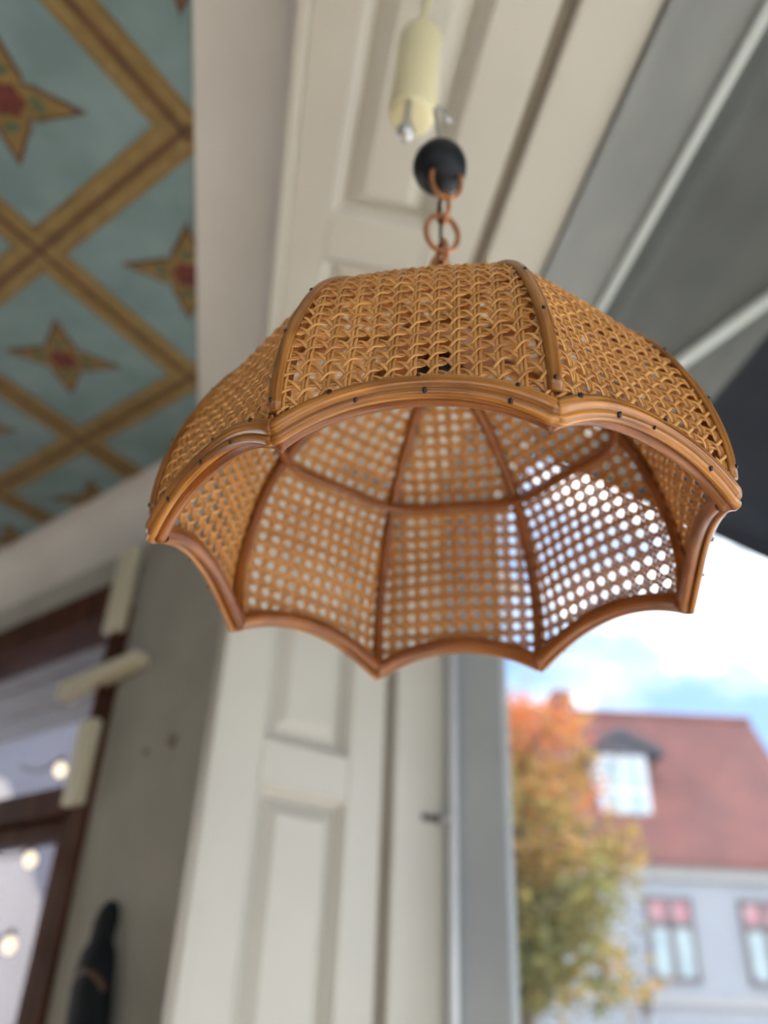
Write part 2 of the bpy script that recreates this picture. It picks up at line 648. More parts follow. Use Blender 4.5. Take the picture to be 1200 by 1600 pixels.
def dbox(name, s0, s1, d0, d1, z0, z1, m='dark_wood', parent=None, bev=0.004):
    bb = MB()
    wbox(bb, s0, s1, d0, d1, z0, z1)
    return bb.build(name, m, parent or door, bevel=bev)


dbox('head_frame', S_R - 0.01, S_L, D0 - 0.015, D1, 2.485, ZT)
dbox('frame_post', S_R - 0.05, S_R + 0.03, D0 - 0.015, D1, 0, 2.485)
dbox('frame_post', S_L - 0.06, S_L + 0.03, D0 - 0.015, D1, 0, 2.485)
dbox('transom_bar', S_R + 0.03, S_L - 0.06, D0 - 0.02, D1, 1.945, 2.015)
st = dbox('door_stile', S_R + 0.03, S_R + 0.095, D0 + 0.01, D1 - 0.04, 0.02, 1.94)
dbox('door_stile', S_L - 0.13, S_L - 0.06, D0 + 0.01, D1 - 0.04, 0.02, 1.94)
dbox('door_rail', S_R + 0.095, S_L - 0.13, D0 + 0.01, D1 - 0.04, 0.02, 0.30)
dbox('door_rail', S_R + 0.095, S_L - 0.13, D0 + 0.01, D1 - 0.04, 1.90, 1.94)
dbox('pane', S_R + 0.095, S_L - 0.13, D0 + 0.045, D0 + 0.05, 0.30, 1.90, 'door_glass', bev=0)
dbox('pane', S_R + 0.03, S_L - 0.06, D0 + 0.045, D0 + 0.05, 2.015, 2.485, 'door_glass', bev=0)

# cream opener of the transom window
op = tag(empty('transom_opener', W(1.9, D0, 2.2)), 'cream metal transom opener with slanting lever arm beside brown door', 'window opener')
op.matrix_world = Matrix.Identity(4)
b = MB()
wbox(b, 1.875, 1.945, D0 - 0.045, D0 - 0.0151, 2.40, 2.66)
b.build('upper_housing', 'cream_metal', op, bevel=0.006)
b = MB()
b.hexa([W(2.045, D0 - 0.075, 2.225), W(1.755, D0 - 0.05, 2.285), W(1.755, D0 - 0.0005, 2.285), W(2.045, D0 - 0.03, 2.225),
        W(2.05, D0 - 0.075, 2.275), W(1.755, D0 - 0.05, 2.315), W(1.755, D0 - 0.0005, 2.315), W(2.05, D0 - 0.03, 2.275)])
b.build('lever_arm', 'cream_metal', op, bevel=0.006)
b = MB()
wbox(b, 1.885, 1.95, D0 - 0.045, D0 - 0.0151, 1.955, 2.165)
b.build('lower_housing', 'cream_metal', op, bevel=0.006)
b = MB()
b.tube([W(1.915, D0 - 0.03, 2.16), W(1.905, D0 - 0.03, 2.28), W(1.905, D0 - 0.03, 2.41)], 0.008, 8)
b.build('rod', 'dark_wood', op, smooth=True)

# little lamps on a wire in front of the door
for k, (s, z, lab) in enumerate(((1.985, 2.045, 'small warm bulb glowing at the transom bar'), (2.025, 1.838, 'small warm bulb glowing upper of two at the door glass'),
                                 (2.025, 1.656, 'small warm bulb glowing lower of two at the door glass'))):
    t = tag(empty('fairy_bulb', W(s, D0 - 0.045, z)), lab, 'light bulb', 'bulbs of the light string')
    bb = MB()
    bb.lathe([(0.004, 0.020), (0.012, 0.012), (0.016, 0.0), (0.012, -0.012), (0.004, -0.017)], k=14)
    bb.build('glass_bulb', 'bulb', t, smooth=True)
    bb = MB()
    bb.lathe([(0.006, 0.020), (0.006, 0.034)], k=10)
    bb.build('cap', 'wire', t, smooth=True)
    bb = MB()
    e0 = Vector((0, 0, 0.034))
    bb.tube([e0 + WD * (x * 0.2) + Vector((0, 0, -0.022 * math.sin(x * math.pi))) for x in [i / 8 for i in range(9)]], 0.003, 6)
    bb.build('wire', 'wire', t)

# dark carved ornament on the grey wall
mk = tag(empty('carved_ornament', W(1.655, D0, 1.5)), 'black elongated carved ornament hanging on the grey wall', 'wall ornament')
b = MB()
prof = [(0.0, 0.236), (0.013, 0.233), (0.023, 0.218), (0.028, 0.195), (0.027, 0.172), (0.028, 0.158), (0.038, 0.14), (0.043, 0.11), (0.046, 0.07), (0.047, 0.02),
        (0.046, -0.05), (0.043, -0.12), (0.037, -0.18), (0.029, -0.23), (0.018, -0.28), (0.008, -0.305), (0.0, -0.31)]
k = 20
for (r, z) in prof:
    for a in range(k):
        q = 2 * math.pi * a / k
        v = WD * (1.3 * r * math.cos(q)) - WN * (r * 0.65 * math.sin(q))
        b.v.append(Vector((v.x, v.y, z)) - WN * 0.045 + WD * (0.012 * math.sin(z * 14)))
for i in range(len(prof) - 1):
    for a in range(k):
        c = (a + 1) % k
        b.quadface([i * k + a, i * k + c, (i + 1) * k + c, (i + 1) * k + a])
b.build('body', 'mask', mk, smooth=True)
b = MB()
b.tube([-WN * (0.045 + 0.030 - abs(x) * 0.25) + WD * x + Vector((0, 0, 0.105 - 10 * x * x)) for x in [-0.055 + 0.011 * i for i in range(11)]], 0.006, 6)
b.build('carved_line', 'mask_b', mk, smooth=True)
b = MB()
b.lathe([(0.022, 0), (0.02, 0.008), (0.008, 0.012)], k=14)
o = b.build('carved_disc', 'mask_b', mk, smooth=True)
o.matrix_parent_inverse = Matrix.Identity(4)
o.matrix_basis = Matrix.Translation(-WN * 0.073 + WD * 0.0 + Vector((0, 0, -0.02))) @ (-WN).to_track_quat('Z', 'Y').to_matrix().to_4x4()

# ---- panelled window head (soffit)
HZ = 2.75


def fielded(bb, P, u0, u1, v0, v1):
    """raised-and-fielded panel: P(u, v, depth)"""
    rings = [(0.0, 0.0), (0.005, 0.003), (0.012, 0.016), (0.017, 0.017), (0.020, 0.026), (0.052, 0.006), (0.055, 0.006)]
    n = len(bb.v)
    for (ins, dep) in rings:
        for (u, v) in ((u0 + ins, v0 + ins), (u1 - ins, v0 + ins), (u1 - ins, v1 - ins), (u0 + ins, v1 - ins)):
            bb.v.append(P(u, v, dep))
    for i in range(len(rings) - 1):
        for a in range(4):
            c = (a + 1) % 4
            bb.quadface([n + 4 * i + a, n + 4 * i + c, n + 4 * i + 4 + c, n + 4 * i + 4 + a])
    m = n + 4 * (len(rings) - 1)
    bb.quadface([m, m + 1, m + 2, m + 3])


J0 = Vector((-0.057, 1.652, 0))
JE = Vector((0.87062, 0.49195, 0))       # along the splayed lining
JN = Vector((0.49195, -0.87062, 0))      # out of it, towards the room


def yj(x):
    """y of the splayed lining's face at x"""
    return J0.y + (x - J0.x) * JE.y / JE.x


head = tag(empty('trim_3'), 'white panelled wooden lining of the window head overhead', kind='structure')


def soffit_board(name, x0, x1, y0, y1, m='white', z=HZ, t=0.03, slant=False, bev=0.003, parent=None):
    bb = MB()
    ya, yb = (yj(x0), yj(x1)) if slant else (y1, y1)
    bb.hexa([(x0, y0, z), (x1, y0, z), (x1, yb, z), (x0, ya, z), (x0, y0, z + t), (x1, y0, z + t), (x1, yb, z + t), (x0, ya, z + t)])
    return bb.build(name, m, parent or head, bevel=bev)


soffit_board('edge_bead', -0.058, -0.036, -3.6, 0, z=HZ - 0.006, t=0.05, slant=True, bev=0.006)
soffit_board('stile', -0.036, 0.035, -3.6, 0, slant=True)
soffit_board('stile', 0.213, 0.303, -3.6, 0, slant=True)
soffit_board('shadow_gap', 0.300, 0.330, -3.6, 0, 'groove', z=HZ + 0.012, t=0.02, slant=True, bev=0)
soffit_board('board', 0.326, 0.440, -3.6, 0, slant=True, z=HZ - 0.004, bev=0.006)
soffit_board('back_board', -0.05, 0.62, -3.6, 0, slant=True, z=HZ + 0.033, t=0.067, bev=0)
ys = [-3.6, -2.15, -2.05, -0.98, -0.88, -0.02, 0.08, 0.99, 1.09]
for y0, y1 in ((-2.15, -2.05), (-0.98, -0.88), (-0.02, 0.08), (0.99, 1.09)):
    soffit_board('rail', 0.035, 0.213, y0, y1)
soffit_board('rail', 0.035, 0.213, 1.50, 0, slant=True)
for y0, y1 in ((-3.6, -2.15), (-2.05, -0.98), (-0.88, -0.02), (0.08, 0.99), (1.09, 1.50)):
    bb = MB()
    fielded(bb, lambda u, v, d: Vector((u, v, HZ + d)), 0.035, 0.213, y0, y1)
    bb.build('panel', 'white', head)

# ---- splayed panelled jamb under it
jam = tag(empty('trim_4'), 'white panelled wooden jamb lining below the window head', kind='structure')


def JP(e_, z, dep=0.0):
    """face of the jamb lining: e_ along, z height, dep behind the face"""
    return J0 + JE * e_ - JN * dep + Vector((0, 0, z))


def jboard(name, e0, e1, z0, z1, d0=0.0, d1=0.03, m='white', bev=0.003):
    bb = MB()
    bb.hexa([JP(e0, z0, d0), JP(e1, z0, d0), JP(e1, z0, d1), JP(e0, z0, d1), JP(e0, z1, d0), JP(e1, z1, d0), JP(e1, z1, d1), JP(e0, z1, d1)])
    return bb.build(name, m, jam, bevel=bev)


ZJ = HZ + 0.03
jboard('edge_bead', -0.004, 0.020, 0, ZJ, -0.006, 0.030, bev=0.006)
jboard('stile', 0.020, 0.115, 0, ZJ)
jboard('stile', 0.335, 0.430, 0, ZJ)
jboard('shadow_gap', 0.425, 0.468, 0, ZJ, 0.014, 0.03, 'groove', 0)
jboard('board', 0.462, 0.622, 0, ZJ, -0.004, 0.03, bev=0.006)
jboard('back_board', 0.02, 0.70, 0, HZ + 0.02, 0.0305, 0.05, bev=0)
for z0, z1 in ((0, 0.12), (0.95, 1.04), (1.94, 2.03), (2.63, ZJ)):
    jboard('rail', 0.115, 0.335, z0, z1)
for z0, z1 in ((0.12, 0.95), (1.04, 1.94), (2.03, 2.63)):
    bb = MB()
    fielded(bb, lambda u, v, d: JP(u, v, d), 0.115, 0.335, z0, z1)
    bb.build('panel', 'white', jam)
# window catch on the board
ct = tag(empty('window_catch', JP(0.60, 1.94, -0.004)), 'small dark metal catch on the white board beside the window', 'latch')
b = MB()
b.hexa([Vector(q) for q in ((-0.045, -0.034, -0.007), (0.035, 0.011, -0.007), (0.030, 0.018, -0.007), (-0.050, -0.026, -0.007),
                            (-0.045, -0.034, 0.006), (0.035, 0.011, 0.010), (0.030, 0.018, 0.010), (-0.050, -0.026, 0.006))])
b.build('lever', 'wire', ct, bevel=0.002)
b = MB()
b.tube([JN * 0.001 + JE * 0.0, JN * 0.024], 0.008, 10)
b.build('pivot', 'silver', ct, smooth=True)

# ---- shop window on the right: grey head, post, sill, pane
win = tag(empty('window_1'), 'large grey-framed shop window on the street side', kind='structure')


def wnbox(name, lo, hi, m='frame_grey', bev=0.003):
    bb = MB()
    bb.box(lo, hi)
    return bb.build(name, m, win, bevel=bev)


wnbox('head_frame', (0.440, -3.6, HZ - 0.010), (0.565, 1.9, HZ + 0.03))
wnbox('head_fillet', (0.440, -3.6, HZ - 0.016), (0.456, 1.93, HZ - 0.010), 'frame_grey', 0.002)
wnbox('head_bead', (0.563, -3.6, HZ - 0.022), (0.582, 1.9, HZ + 0.03), 'bead', 0.004)
wnbox('head_outer', (0.582, -3.6, HZ - 0.004), (0.625, 1.95, HZ + 0.06), 'awn_grey')
wnbox('sill', (0.26, -3.6, 0.50), (0.68, 1.66, 0.56), 'white')
pf = [(0.478, 1.957), (0.492, 1.936), (0.500, 1.944), (0.590, 1.838), (0.606, 1.838), (0.606, 2.1), (0.478, 2.1)]
bb = MB()
bb.prism([(x, y, 0) for x, y in pf], (0, 0, HZ + 0.06))
bb.build('post', 'post', win, bevel=0.002)
bb = MB()
bb.tube([(0.4965, 1.925, 0.56), (0.4965, 1.925, HZ - 0.02)], 0.010, 14)
bb.build('glazing_bead', 'sky_glint', win, smooth=True)
wnbox('pane', (0.597, -3.6, 0.56), (0.602, 1.84, HZ), 'glass', 0)
b = MB()
b.box((0.56, -3.6, 0), (0.68, 1.9, 0.50))
tag(b.build('wall_right', 'cove'), 'low wall under the shop window', kind='structure')
b = MB()
b.box((0.584, -3.6, HZ + 0.061), (0.64, 2.1, 3.5))
b.box((0.478, 2.1, 0), (0.68, 5.2, 3.5))
tag(b.build('wall_street', 'cove'), 'outer wall above and beside the shop window', kind='structure')

# ================================================================== OUTSIDE
# ---- folding-arm awning above the window
aw = tag(empty('awning', (0.66, 0, 3.2)), 'grey and navy folding-arm awning outside the shop window', 'awning')
aw.matrix_world = Matrix.Identity(4)


def az(x):
    return 3.23 - 0.39 * (x - 0.6)


def awn(name, x0, x1, m, y0=-3.6, y1=2.1, t=0.006):
    bb = MB()
    bb.hexa([(x0, y0, az(x0)), (x1, y0, az(x1)), (x1, y1, az(x1)), (x0, y1, az(x0)),
             (x0, y0, az(x0) + t), (x1, y0, az(x1) + t), (x1, y1, az(x1) + t), (x0, y1, az(x0) + t)])
    return bb.build(name, m, aw)


awn('fabric_stripe', 0.69, 1.14, 'awn_grey')
awn('fabric_stripe', 1.14, 1.95, 'awn_navy')
b = MB()
b.box((1.93, -3.6, az(1.95) - 0.05), (2.0, 2.1, az(1.95) + 0.03))
b.build('front_bar', 'awn_arm', aw, bevel=0.01)
b = MB()
b.tube([(0.72, 2.06, az(0.72) - 0.03), (1.94, 2.06, az(1.94) - 0.03)], 0.012, 8)
b.build('side_seam', 'awn_navy', aw)
b = MB()
pA, pB = Vector((0.90, 1.89, 0)), Vector((1.25, 0.56, 0))
b.tube([(pA.x, pA.y, az(pA.x) - 0.03), (pB.x, pB.y, az(pB.x) - 0.03)], 0.016, 10)
b.build('folding_arm', 'awn_arm', aw, smooth=True)
b = MB()
b.tube([(pB.x, pB.y, az(pB.x) - 0.03), (1.93, 1.1, az(1.93) - 0.03)], 0.017, 10)
b.build('folding_arm', 'awn_arm', aw, smooth=True)

# ---- street
b = MB()
b.box((0.68, -20, -0.25), (40, 60, -0.15))
tag(b.build('street_ground', 'asphalt'), 'grey asphalt street outside', kind='structure')

# ---- house across the street
EX = Vector((0.988, -0.155, 0))
EY = Vector((0.155, 0.988, 0))


def HF(a, d, z):
    return EX * a + EY * d + Vector((0, 0, z))


def hbox(bb, a0, a1, d0, d1, z0, z1):
    bb.hexa([HF(a0, d0, z0), HF(a1, d0, z0), HF(a1, d1, z0), HF(a0, d1, z0), HF(a0, d0, z1), HF(a1, d0, z1), HF(a1, d1, z1), HF(a0, d1, z1)])


house = tag(empty('house', HF(3, 18, -0.15)), 'pale house with red tiled roof and dormer across the street', 'house')
house.matrix_world = Matrix.Identity(4)
AL, AR = -3.0, 8.3
b = MB()
hbox(b, AL, AR, 16.0, 20.4, -0.15, 4.15)
for a in (AL, AR - 0.05):
    b.prism([HF(a, 16.0, 4.15), HF(a, 18.2, 7.4), HF(a, 20.4, 4.15)], EX * 0.05)
b.build('wall', 'house_wall', house)
b = MB()
hbox(b, AL, AR + 0.05, 15.86, 16.0, 3.86, 4.10)
b.build('cornice', 'house_band', house)
b = MB()
hbox(b, AL, AR + 0.03, 15.93, 16.0, 1.92, 2.08)
b.build('string_course', 'house_band', house)
b = MB()
b.hexa([HF(AL, 15.72, 4.06), HF(AR + 0.1, 15.72, 4.06), HF(AR + 0.1, 18.2, 7.45), HF(AL, 18.2, 7.45),
        HF(AL, 15.72, 4.18), HF(AR + 0.1, 15.72, 4.18), HF(AR + 0.1, 18.2, 7.57), HF(AL, 18.2, 7.57)])
b.hexa([HF(AL, 20.68, 4.06), HF(AR + 0.1, 20.68, 4.06), HF(AR + 0.1, 18.2, 7.45), HF(AL, 18.2, 7.45),
        HF(AL, 20.68, 4.18), HF(AR + 0.1, 20.68, 4.18), HF(AR + 0.1, 18.2, 7.57), HF(AL, 18.2, 7.57)])
roof = b.build('roof', 'roof', house)
b = MB()
hbox(b, 3.98, 4.36, 18.0, 18.4, 7.3, 8.02)
hbox(b, 3.94, 4.40, 17.96, 18.44, 7.90, 7.97)
b.build('chimney', 'roof', roof)
b = MB()
b.tube([HF(AL, 18.2, 7.57), HF(AR + 0.1, 18.2, 7.57)], 0.09, 8)
b.build('ridge', 'roof', roof)


def house_window(a0, a1, z0, z1, d, upper='win_red', fr='win_frame', parent=None):
    bb = MB()
    t = 0.07
    zt = z1 - (z1 - z0) * 0.33
    hbox(bb, a0, a0 + t, d - 0.04, d + 0.06, z0, z1)
    hbox(bb, a1 - t, a1, d - 0.04, d + 0.06, z0, z1)
    hbox(bb, a0, a1, d - 0.04, d + 0.06, z0, z0 + t)
    hbox(bb, a0, a1, d - 0.04, d + 0.06, z1 - t, z1)
    hbox(bb, a0, a1, d - 0.05, d + 0.06, zt - 0.06, zt + 0.06)
    am = (a0 + a1) / 2
    hbox(bb, am - 0.05, am + 0.05, d - 0.05, d + 0.06, z0, z1)
    w = bb.build('window', fr, parent or house)
    for (x0, x1, y0, y1, m) in ((a0 + t, am - 0.05, z0 + t, zt - 0.06, 'win_pane'), (am + 0.05, a1 - t, z0 + t, zt - 0.06, 'win_pane'),
                                (a0 + t, am - 0.05, zt + 0.06, z1 - t, upper), (am + 0.05, a1 - t, zt + 0.06, z1 - t, upper)):
        bb = MB()
        hbox(bb, x0, x1, d - 0.015, d + 0.0, y0, y1)
        bb.build('pane', m, w)
    return w


for a0 in (-1.6, 0.1, 1.65, 3.25, 4.9, 6.56):
    house_window(a0, a0 + 0.82, 2.26, 3.56, 15.97)
# dormer
dm = MB()
dm.prism([HF(4.40, 16.36, 4.6), HF(4.40, 16.36, 6.2), HF(5.36, 16.36, 6.2), HF(5.36, 16.36, 4.6)], EY * 1.2)
dormer = dm.build('dormer', 'win_white', house)
b = MB()
b.hexa([HF(4.06, 16.20, 6.13), HF(4.88, 16.20, 6.50), HF(4.88, 17.9, 6.50), HF(4.06, 17.9, 6.13),
        HF(4.06, 16.20, 6.25), HF(4.88, 16.20, 6.66), HF(4.88, 17.9, 6.66), HF(4.06, 17.9, 6.25)])
b.hexa([HF(5.70, 16.20, 6.13), HF(4.88, 16.20, 6.50), HF(4.88, 17.9, 6.50), HF(5.70, 17.9, 6.13),
        HF(5.70, 16.20, 6.25), HF(4.88, 16.20, 6.66), HF(4.88, 17.9, 6.66), HF(5.70, 17.9, 6.25)])
b.prism([HF(4.16, 16.28, 6.15), HF(4.88, 16.28, 6.5), HF(5.60, 16.28, 6.15)], EY * 0.07)
b.build('pediment', 'roof_dark', dormer)
b = MB()
hbox(b, 4.28, 5.50, 16.22, 16.44, 4.52, 4.66)
b.build('sill', 'house_wall', dormer)
for (x0, x1, y0, y1) in ((4.50, 4.83, 4.78, 5.42), (4.93, 5.26, 4.78, 5.42), (4.50, 4.83, 5.52, 6.05), (4.93, 5.26, 5.52, 6.05)):
    bb = MB()
    hbox(bb, x0, x1, 16.345, 16.36, y0, y1)
    bb.build('pane', 'win_pane', dormer)

# ---- autumn tree in front of the house
tr = tag(empty('autumn_tree', HF(1.53, 9.0, -0.15)), 'autumn tree with orange and olive leaves before the pale house', 'tree')
TB = HF(1.75, 9.0, 0)
b = MB()
b.tube([Vector((0, 0, 0)), Vector((0.03, 0, 0.9)), Vector((-0.02, 0.03, 1.9)), Vector((0.04, 0, 2.9)), Vector((0, 0, 4.1))], [0.14, 0.12, 0.10, 0.07, 0.02], 10)
b.build('trunk', 'bark', tr, smooth=True)
for k in range(11):
    a = k * 2.4
    z = 1.9 + 0.2 * k
    L = 1.0 - 0.05 * k
    bb = MB()
    bb.tube([Vector((0, 0, z)), Vector((math.cos(a) * L * 0.5, math.sin(a) * L * 0.5, z + 0.3)), Vector((math.cos(a) * L, math.sin(a) * L, z + 0.45))], [0.035, 0.022, 0.008], 6)
    bb.build('branch', 'bark', tr, smooth=True)
rng = random.Random(3)
TAU_ = 2 * math.pi
clumps = []
for i in range(95):
    while True:
        x, y, z = (rng.uniform(-1, 1) for _ in range(3))
        if x * x + y * y + z * z < 1:
            break
    clumps.append(Vector((x * (1.15 - 0.38 * max(z, 0)), y * 1.0, 3.42 + z * 1.38)))
for i in range(40):
    a, q = rng.uniform(0, TAU_), rng.uniform(0, 1.05)
    clumps.append(Vector((q * math.cos(a), q * math.sin(a), rng.uniform(1.95, 2.75))))
b = MB()
for c in clumps:
    h = (c.z - 2.0) / 2.8
    base = 0.12 + 0.62 * h + rng.uniform(-0.22, 0.22)
    for _ in range(75):
        p = c + Vector((rng.gauss(0, 0.15), rng.gauss(0, 0.15), rng.gauss(0, 0.14)))
        d = Vector((rng.gauss(0, 1), rng.gauss(0, 1), rng.gauss(0, 0.6))).normalized()
        e_ = d.cross(Vector((rng.gauss(0, 1), rng.gauss(0, 1), rng.gauss(0, 1)))).normalized()
        s = rng.uniform(0.04, 0.068)
        n = len(b.v)
        up = d.cross(e_) * s * 0.25
        b.v += [p - d * s, p + e_ * s * 0.6 + up, p + d * s, p - e_ * s * 0.6 + up]
        b.quadface([n, n + 1, n + 2])
        b.quadface([n, n + 2, n + 3])
        b.tone += [min(1, max(0, base + rng.uniform(-0.12, 0.12)))] * 4
M['leaf'] = attr_mat('autumn_leaves', 'tone', spec=0.1, cols= [(0.13, 0.15, 0.06), (0.26, 0.23, 0.08), (0.42, 0.24, 0.085), (0.50, 0.20, 0.085), (0.46, 0.13, 0.075)], rough=0.9, translucent=0.15)
fo = b.build('foliage', 'leaf', tr)
fo['kind'] = 'stuff'

# ---- street lantern
ln = tag(empty('street_lantern', HF(3.56, 12, -0.15)), 'dark street lantern between the autumn tree and house window', 'street lamp')
b = MB()
b.tube([Vector((0, 0, 0)), Vector((0, 0, 1.0)), Vector((0, 0, 1.86))], [0.07, 0.045, 0.03], 10)
b.build('post', 'roof_dark', ln, smooth=True)
b = MB()
b.lathe([(0.05, 1.84), (0.07, 1.90), (0.115, 2.10)], k=6)
b.build('lantern_glass', 'roof_dark', ln)
b = MB()
b.lathe([(0.14, 2.10), (0.13, 2.13), (0.05, 2.20), (0.02, 2.26)], k=6)
b.build('cap', 'roof_dark', ln)

# ---- yard behind the brown door
b = MB()
wbox(b, 4.3, 11.0, 2.6, 2.8, -0.15, 4.6)
tag(b.build('wall_yard', 'yard'), 'pale lavender wall seen through the brown door', kind='structure')
cn = tag(empty('door_canopy', W(2.9, 0.22, 2.7)), 'grey boarded canopy outside the brown door', 'canopy')
cn.matrix_world = Matrix.Identity(4)
for k in range(4):
    bb = MB()
    wbox(bb, 1.2, 4.6, 0.225 + 0.2 * k, 0.415 + 0.2 * k, 2.74 - 0.015 * k, 2.77 - 0.015 * k)
    bb.build('board', 'canopy', cn)

# ================================================================== THE CANE LAMP
lamp = tag(empty('pendant_lamp'), 'scalloped umbrella-shaped woven cane pendant lamp on a copper chain', 'lamp')
LM = Matrix(((0.94081632, 0.33863164, -0.01390179, 0.127252), (-0.33867502, 0.94090305, -0.00082324, 0.522575),
             (0.01280146, 0.00548271, 0.99990303, 1.816785), (0, 0, 0, 1)))
lamp.matrix_world = LM

ANG = [math.radians(a) for a in (-111.21, -67.0, -25.83, 19.42, 68.6, 113.82, 161.49, 206.53)]
RAD = [0.1982, 0.1984, 0.2019, 0.1882, 0.1859, 0.1963, 0.1851, 0.2031]
PROF = [(0.2000, 0.000), (0.2030, 0.018), (0.2038, 0.036), (0.2022, 0.054), (0.1989, 0.0724), (0.1940, 0.0904), (0.1873, 0.1082), (0.1796, 0.1258),
        (0.1700, 0.1428), (0.1582, 0.1582), (0.1444, 0.1721), (0.1287, 0.1838), (0.1121, 0.1941), (0.0950, 0.2037), (0.0771, 0.2118), (0.0585, 0.2183), (0.0360, 0.2225)]


def cat(p0, p1, p2, p3, t):
    return tuple(0.5 * (2 * p1[i] + (p2[i] - p0[i]) * t + (2 * p0[i] - 5 * p1[i] + 4 * p2[i] - p3[i]) * t * t
                        + (3 * p1[i] - p0[i] - 3 * p2[i] + p3[i]) * t ** 3) for i in range(2))


dense = []
for i in range(len(PROF) - 1):
    q = [PROF[max(i - 1, 0)], PROF[i], PROF[i + 1], PROF[min(i + 2, len(PROF) - 1)]]
    for j in range(12):
        dense.append(cat(*q, j / 12))
dense.append(PROF[-1])
LEN = [0.0]
for i in range(1, len(dense)):
    LEN.append(LEN[-1] + math.hypot(dense[i][0] - dense[i - 1][0], dense[i][1] - dense[i - 1][1]))
YMAX = LEN[-1]


def prof_at(Y):
    Y = min(max(Y, 0), YMAX - 1e-6)
    lo, hi = 0, len(LEN) - 1
    while hi - lo > 1:
        m = (lo + hi) // 2
        if LEN[m] <= Y:
            lo = m
        else:
            hi = m
    t = (Y - LEN[lo]) / (LEN[hi] - LEN[lo])
    return (dense[lo][0] + (dense[hi][0] - dense[lo][0]) * t, dense[lo][1] + (dense[hi][1] - dense[lo][1]) * t)


def rib_pt(k, Y):
    r, z = prof_at(Y)
    g = RAD[k % 8] / 0.2
    g = 1 + (g - 1) * max(0.0, 1 - z / 0.2)
    a = ANG[k % 8]
    return Vector((r * g * math.cos(a), r * g * math.sin(a), z))


def surf(k, X, Y):
    A, B_ = rib_pt(k, Y), rib_pt(k + 1, Y)
    w = (B_ - A).length
    u = 0.5 + X / w
    P = A.lerp(B_, u)
    # the cane sheet pulls slightly inwards between the ribs' bellies
    h = 4 * u * (1 - u) * (-0.009 * math.exp(-((Y - 0.085) / 0.042) ** 2) + 0.004 * math.exp(-((Y - 0.19) / 0.04) ** 2))
    a = (A + B_)
    return P + Vector((a.x, a.y, 0)).normalized() * h


def width(k, Y):
    return (rib_pt(k + 1, Y) - rib_pt(k, Y)).length


def surf_frame(k, X, Y):
    P = surf(k, X, Y)
    dx = (surf(k, X + 0.001, Y) - P)
    y2 = Y + 0.001 if Y < YMAX - 0.002 else Y - 0.001
    dy = (surf(k, X, y2) - P) * (1 if y2 > Y else -1)
    return P, dx.normalized().cross(dy.normalized()).normalized(), dx.normalized(), dy.normalized()


ARCH = 0.0235


def arch(s):
    x = abs(2 * s - 1)
    return ARCH * (1 - x ** 2.1)


# ---- woven cane, one sheet for each of the eight fields
PITCH = 0.0121
PAIR = 0.00125
SW = 0.0021
ST = 0.00095
sec6 = [(-0.5, 0), (-0.3, 0.42), (0.3, 0.42), (0.5, 0), (0.3, -0.42), (-0.3, -0.42)]
TAU = 2 * math.pi
for k in range(8):
    rg = random.Random(100 + k)
    b = MB()
    wmax = max(width(k, 0.0), width(k, 0.04))
    cache = {}

    def valid(X, Y):
        if Y < 0 or Y > YMAX - 0.001:
            return False
        w = width(k, Y)
        if abs(X) > w / 2 - 0.0005:
            return False
        return Y > arch(0.5 + X / w) + 0.002

    def strand(fn, n, sw, tone):
        """fn(i) -> X, Y, height ; keeps the runs inside the field"""
        run = []

        def flush():
            if len(run) > 2:
                P, N, B_ = [], [], []
                for (X, Y, h) in run:
                    p, nn, dx, dy = surf_frame(k, X, Y)
                    P.append(p + nn * h)
                    N.append(nn)
                for i in range(len(P)):
                    t = (P[min(i + 1, len(P) - 1)] - P[max(i - 1, 0)]).normalized()
                    B_.append(t.cross(N[i]).normalized())
                    N[i] = B_[i].cross(t)
                b.sweep(P, N, B_, [(x * sw, y * ST * 1.2) for x, y in sec6], tone=tone)
        for i in range(n):
            X, Y, h = fn(i)
            if valid(X, Y):
                run.append((X, Y, h))
            else:
                flush()
                run.clear()
        flush()

    st_ = PITCH / 6
    nx = int(wmax / 2 / PITCH) + 2
    ny = int(YMAX / PITCH) + 2
    off = PITCH * 0.5 if k % 2 else 0.0
    for i in range(-nx, nx + 1):
        for sgn in (-1, 1):
            X0 = i * PITCH + off + sgn * PAIR + rg.uniform(-0.0002, 0.0002)
            strand(lambda j: (X0, j * st_, 0.00045 * math.cos(TAU * j * st_ / PITCH)), int(YMAX / st_) + 1, SW, rg.uniform(0.2, 0.75))
    for j in range(0, ny):
        for sgn in (-1, 1):
            Y0 = j * PITCH + sgn * PAIR + rg.uniform(-0.0002, 0.0002)
            n_ = int(wmax / st_) + 2
            strand(lambda i: (-wmax / 2 + i * st_, Y0, -0.00045 * math.cos(TAU * (-wmax / 2 + i * st_ - off) / PITCH)), n_, SW, rg.uniform(0.2, 0.75))
    for dr in (1, -1):
        for j in range(-nx - ny - 2, nx + ny + 3):
            cst = (j + 0.5) * PITCH + rg.uniform(-0.0003, 0.0003)
            n_ = int(YMAX / st_) + 2

            def fd(i):
                Y = i * st_
                X = dr * (Y - cst) + off
                return X, Y, 0.0002 + dr * 0.0014 * math.cos(TAU * (X - off) / PITCH)
            strand(fd, n_, SW * 1.05, rg.uniform(0.35, 0.95))
    o = b.build('cane_field', 'cane', lamp, smooth=True)
    o['kind'] = 'stuff'

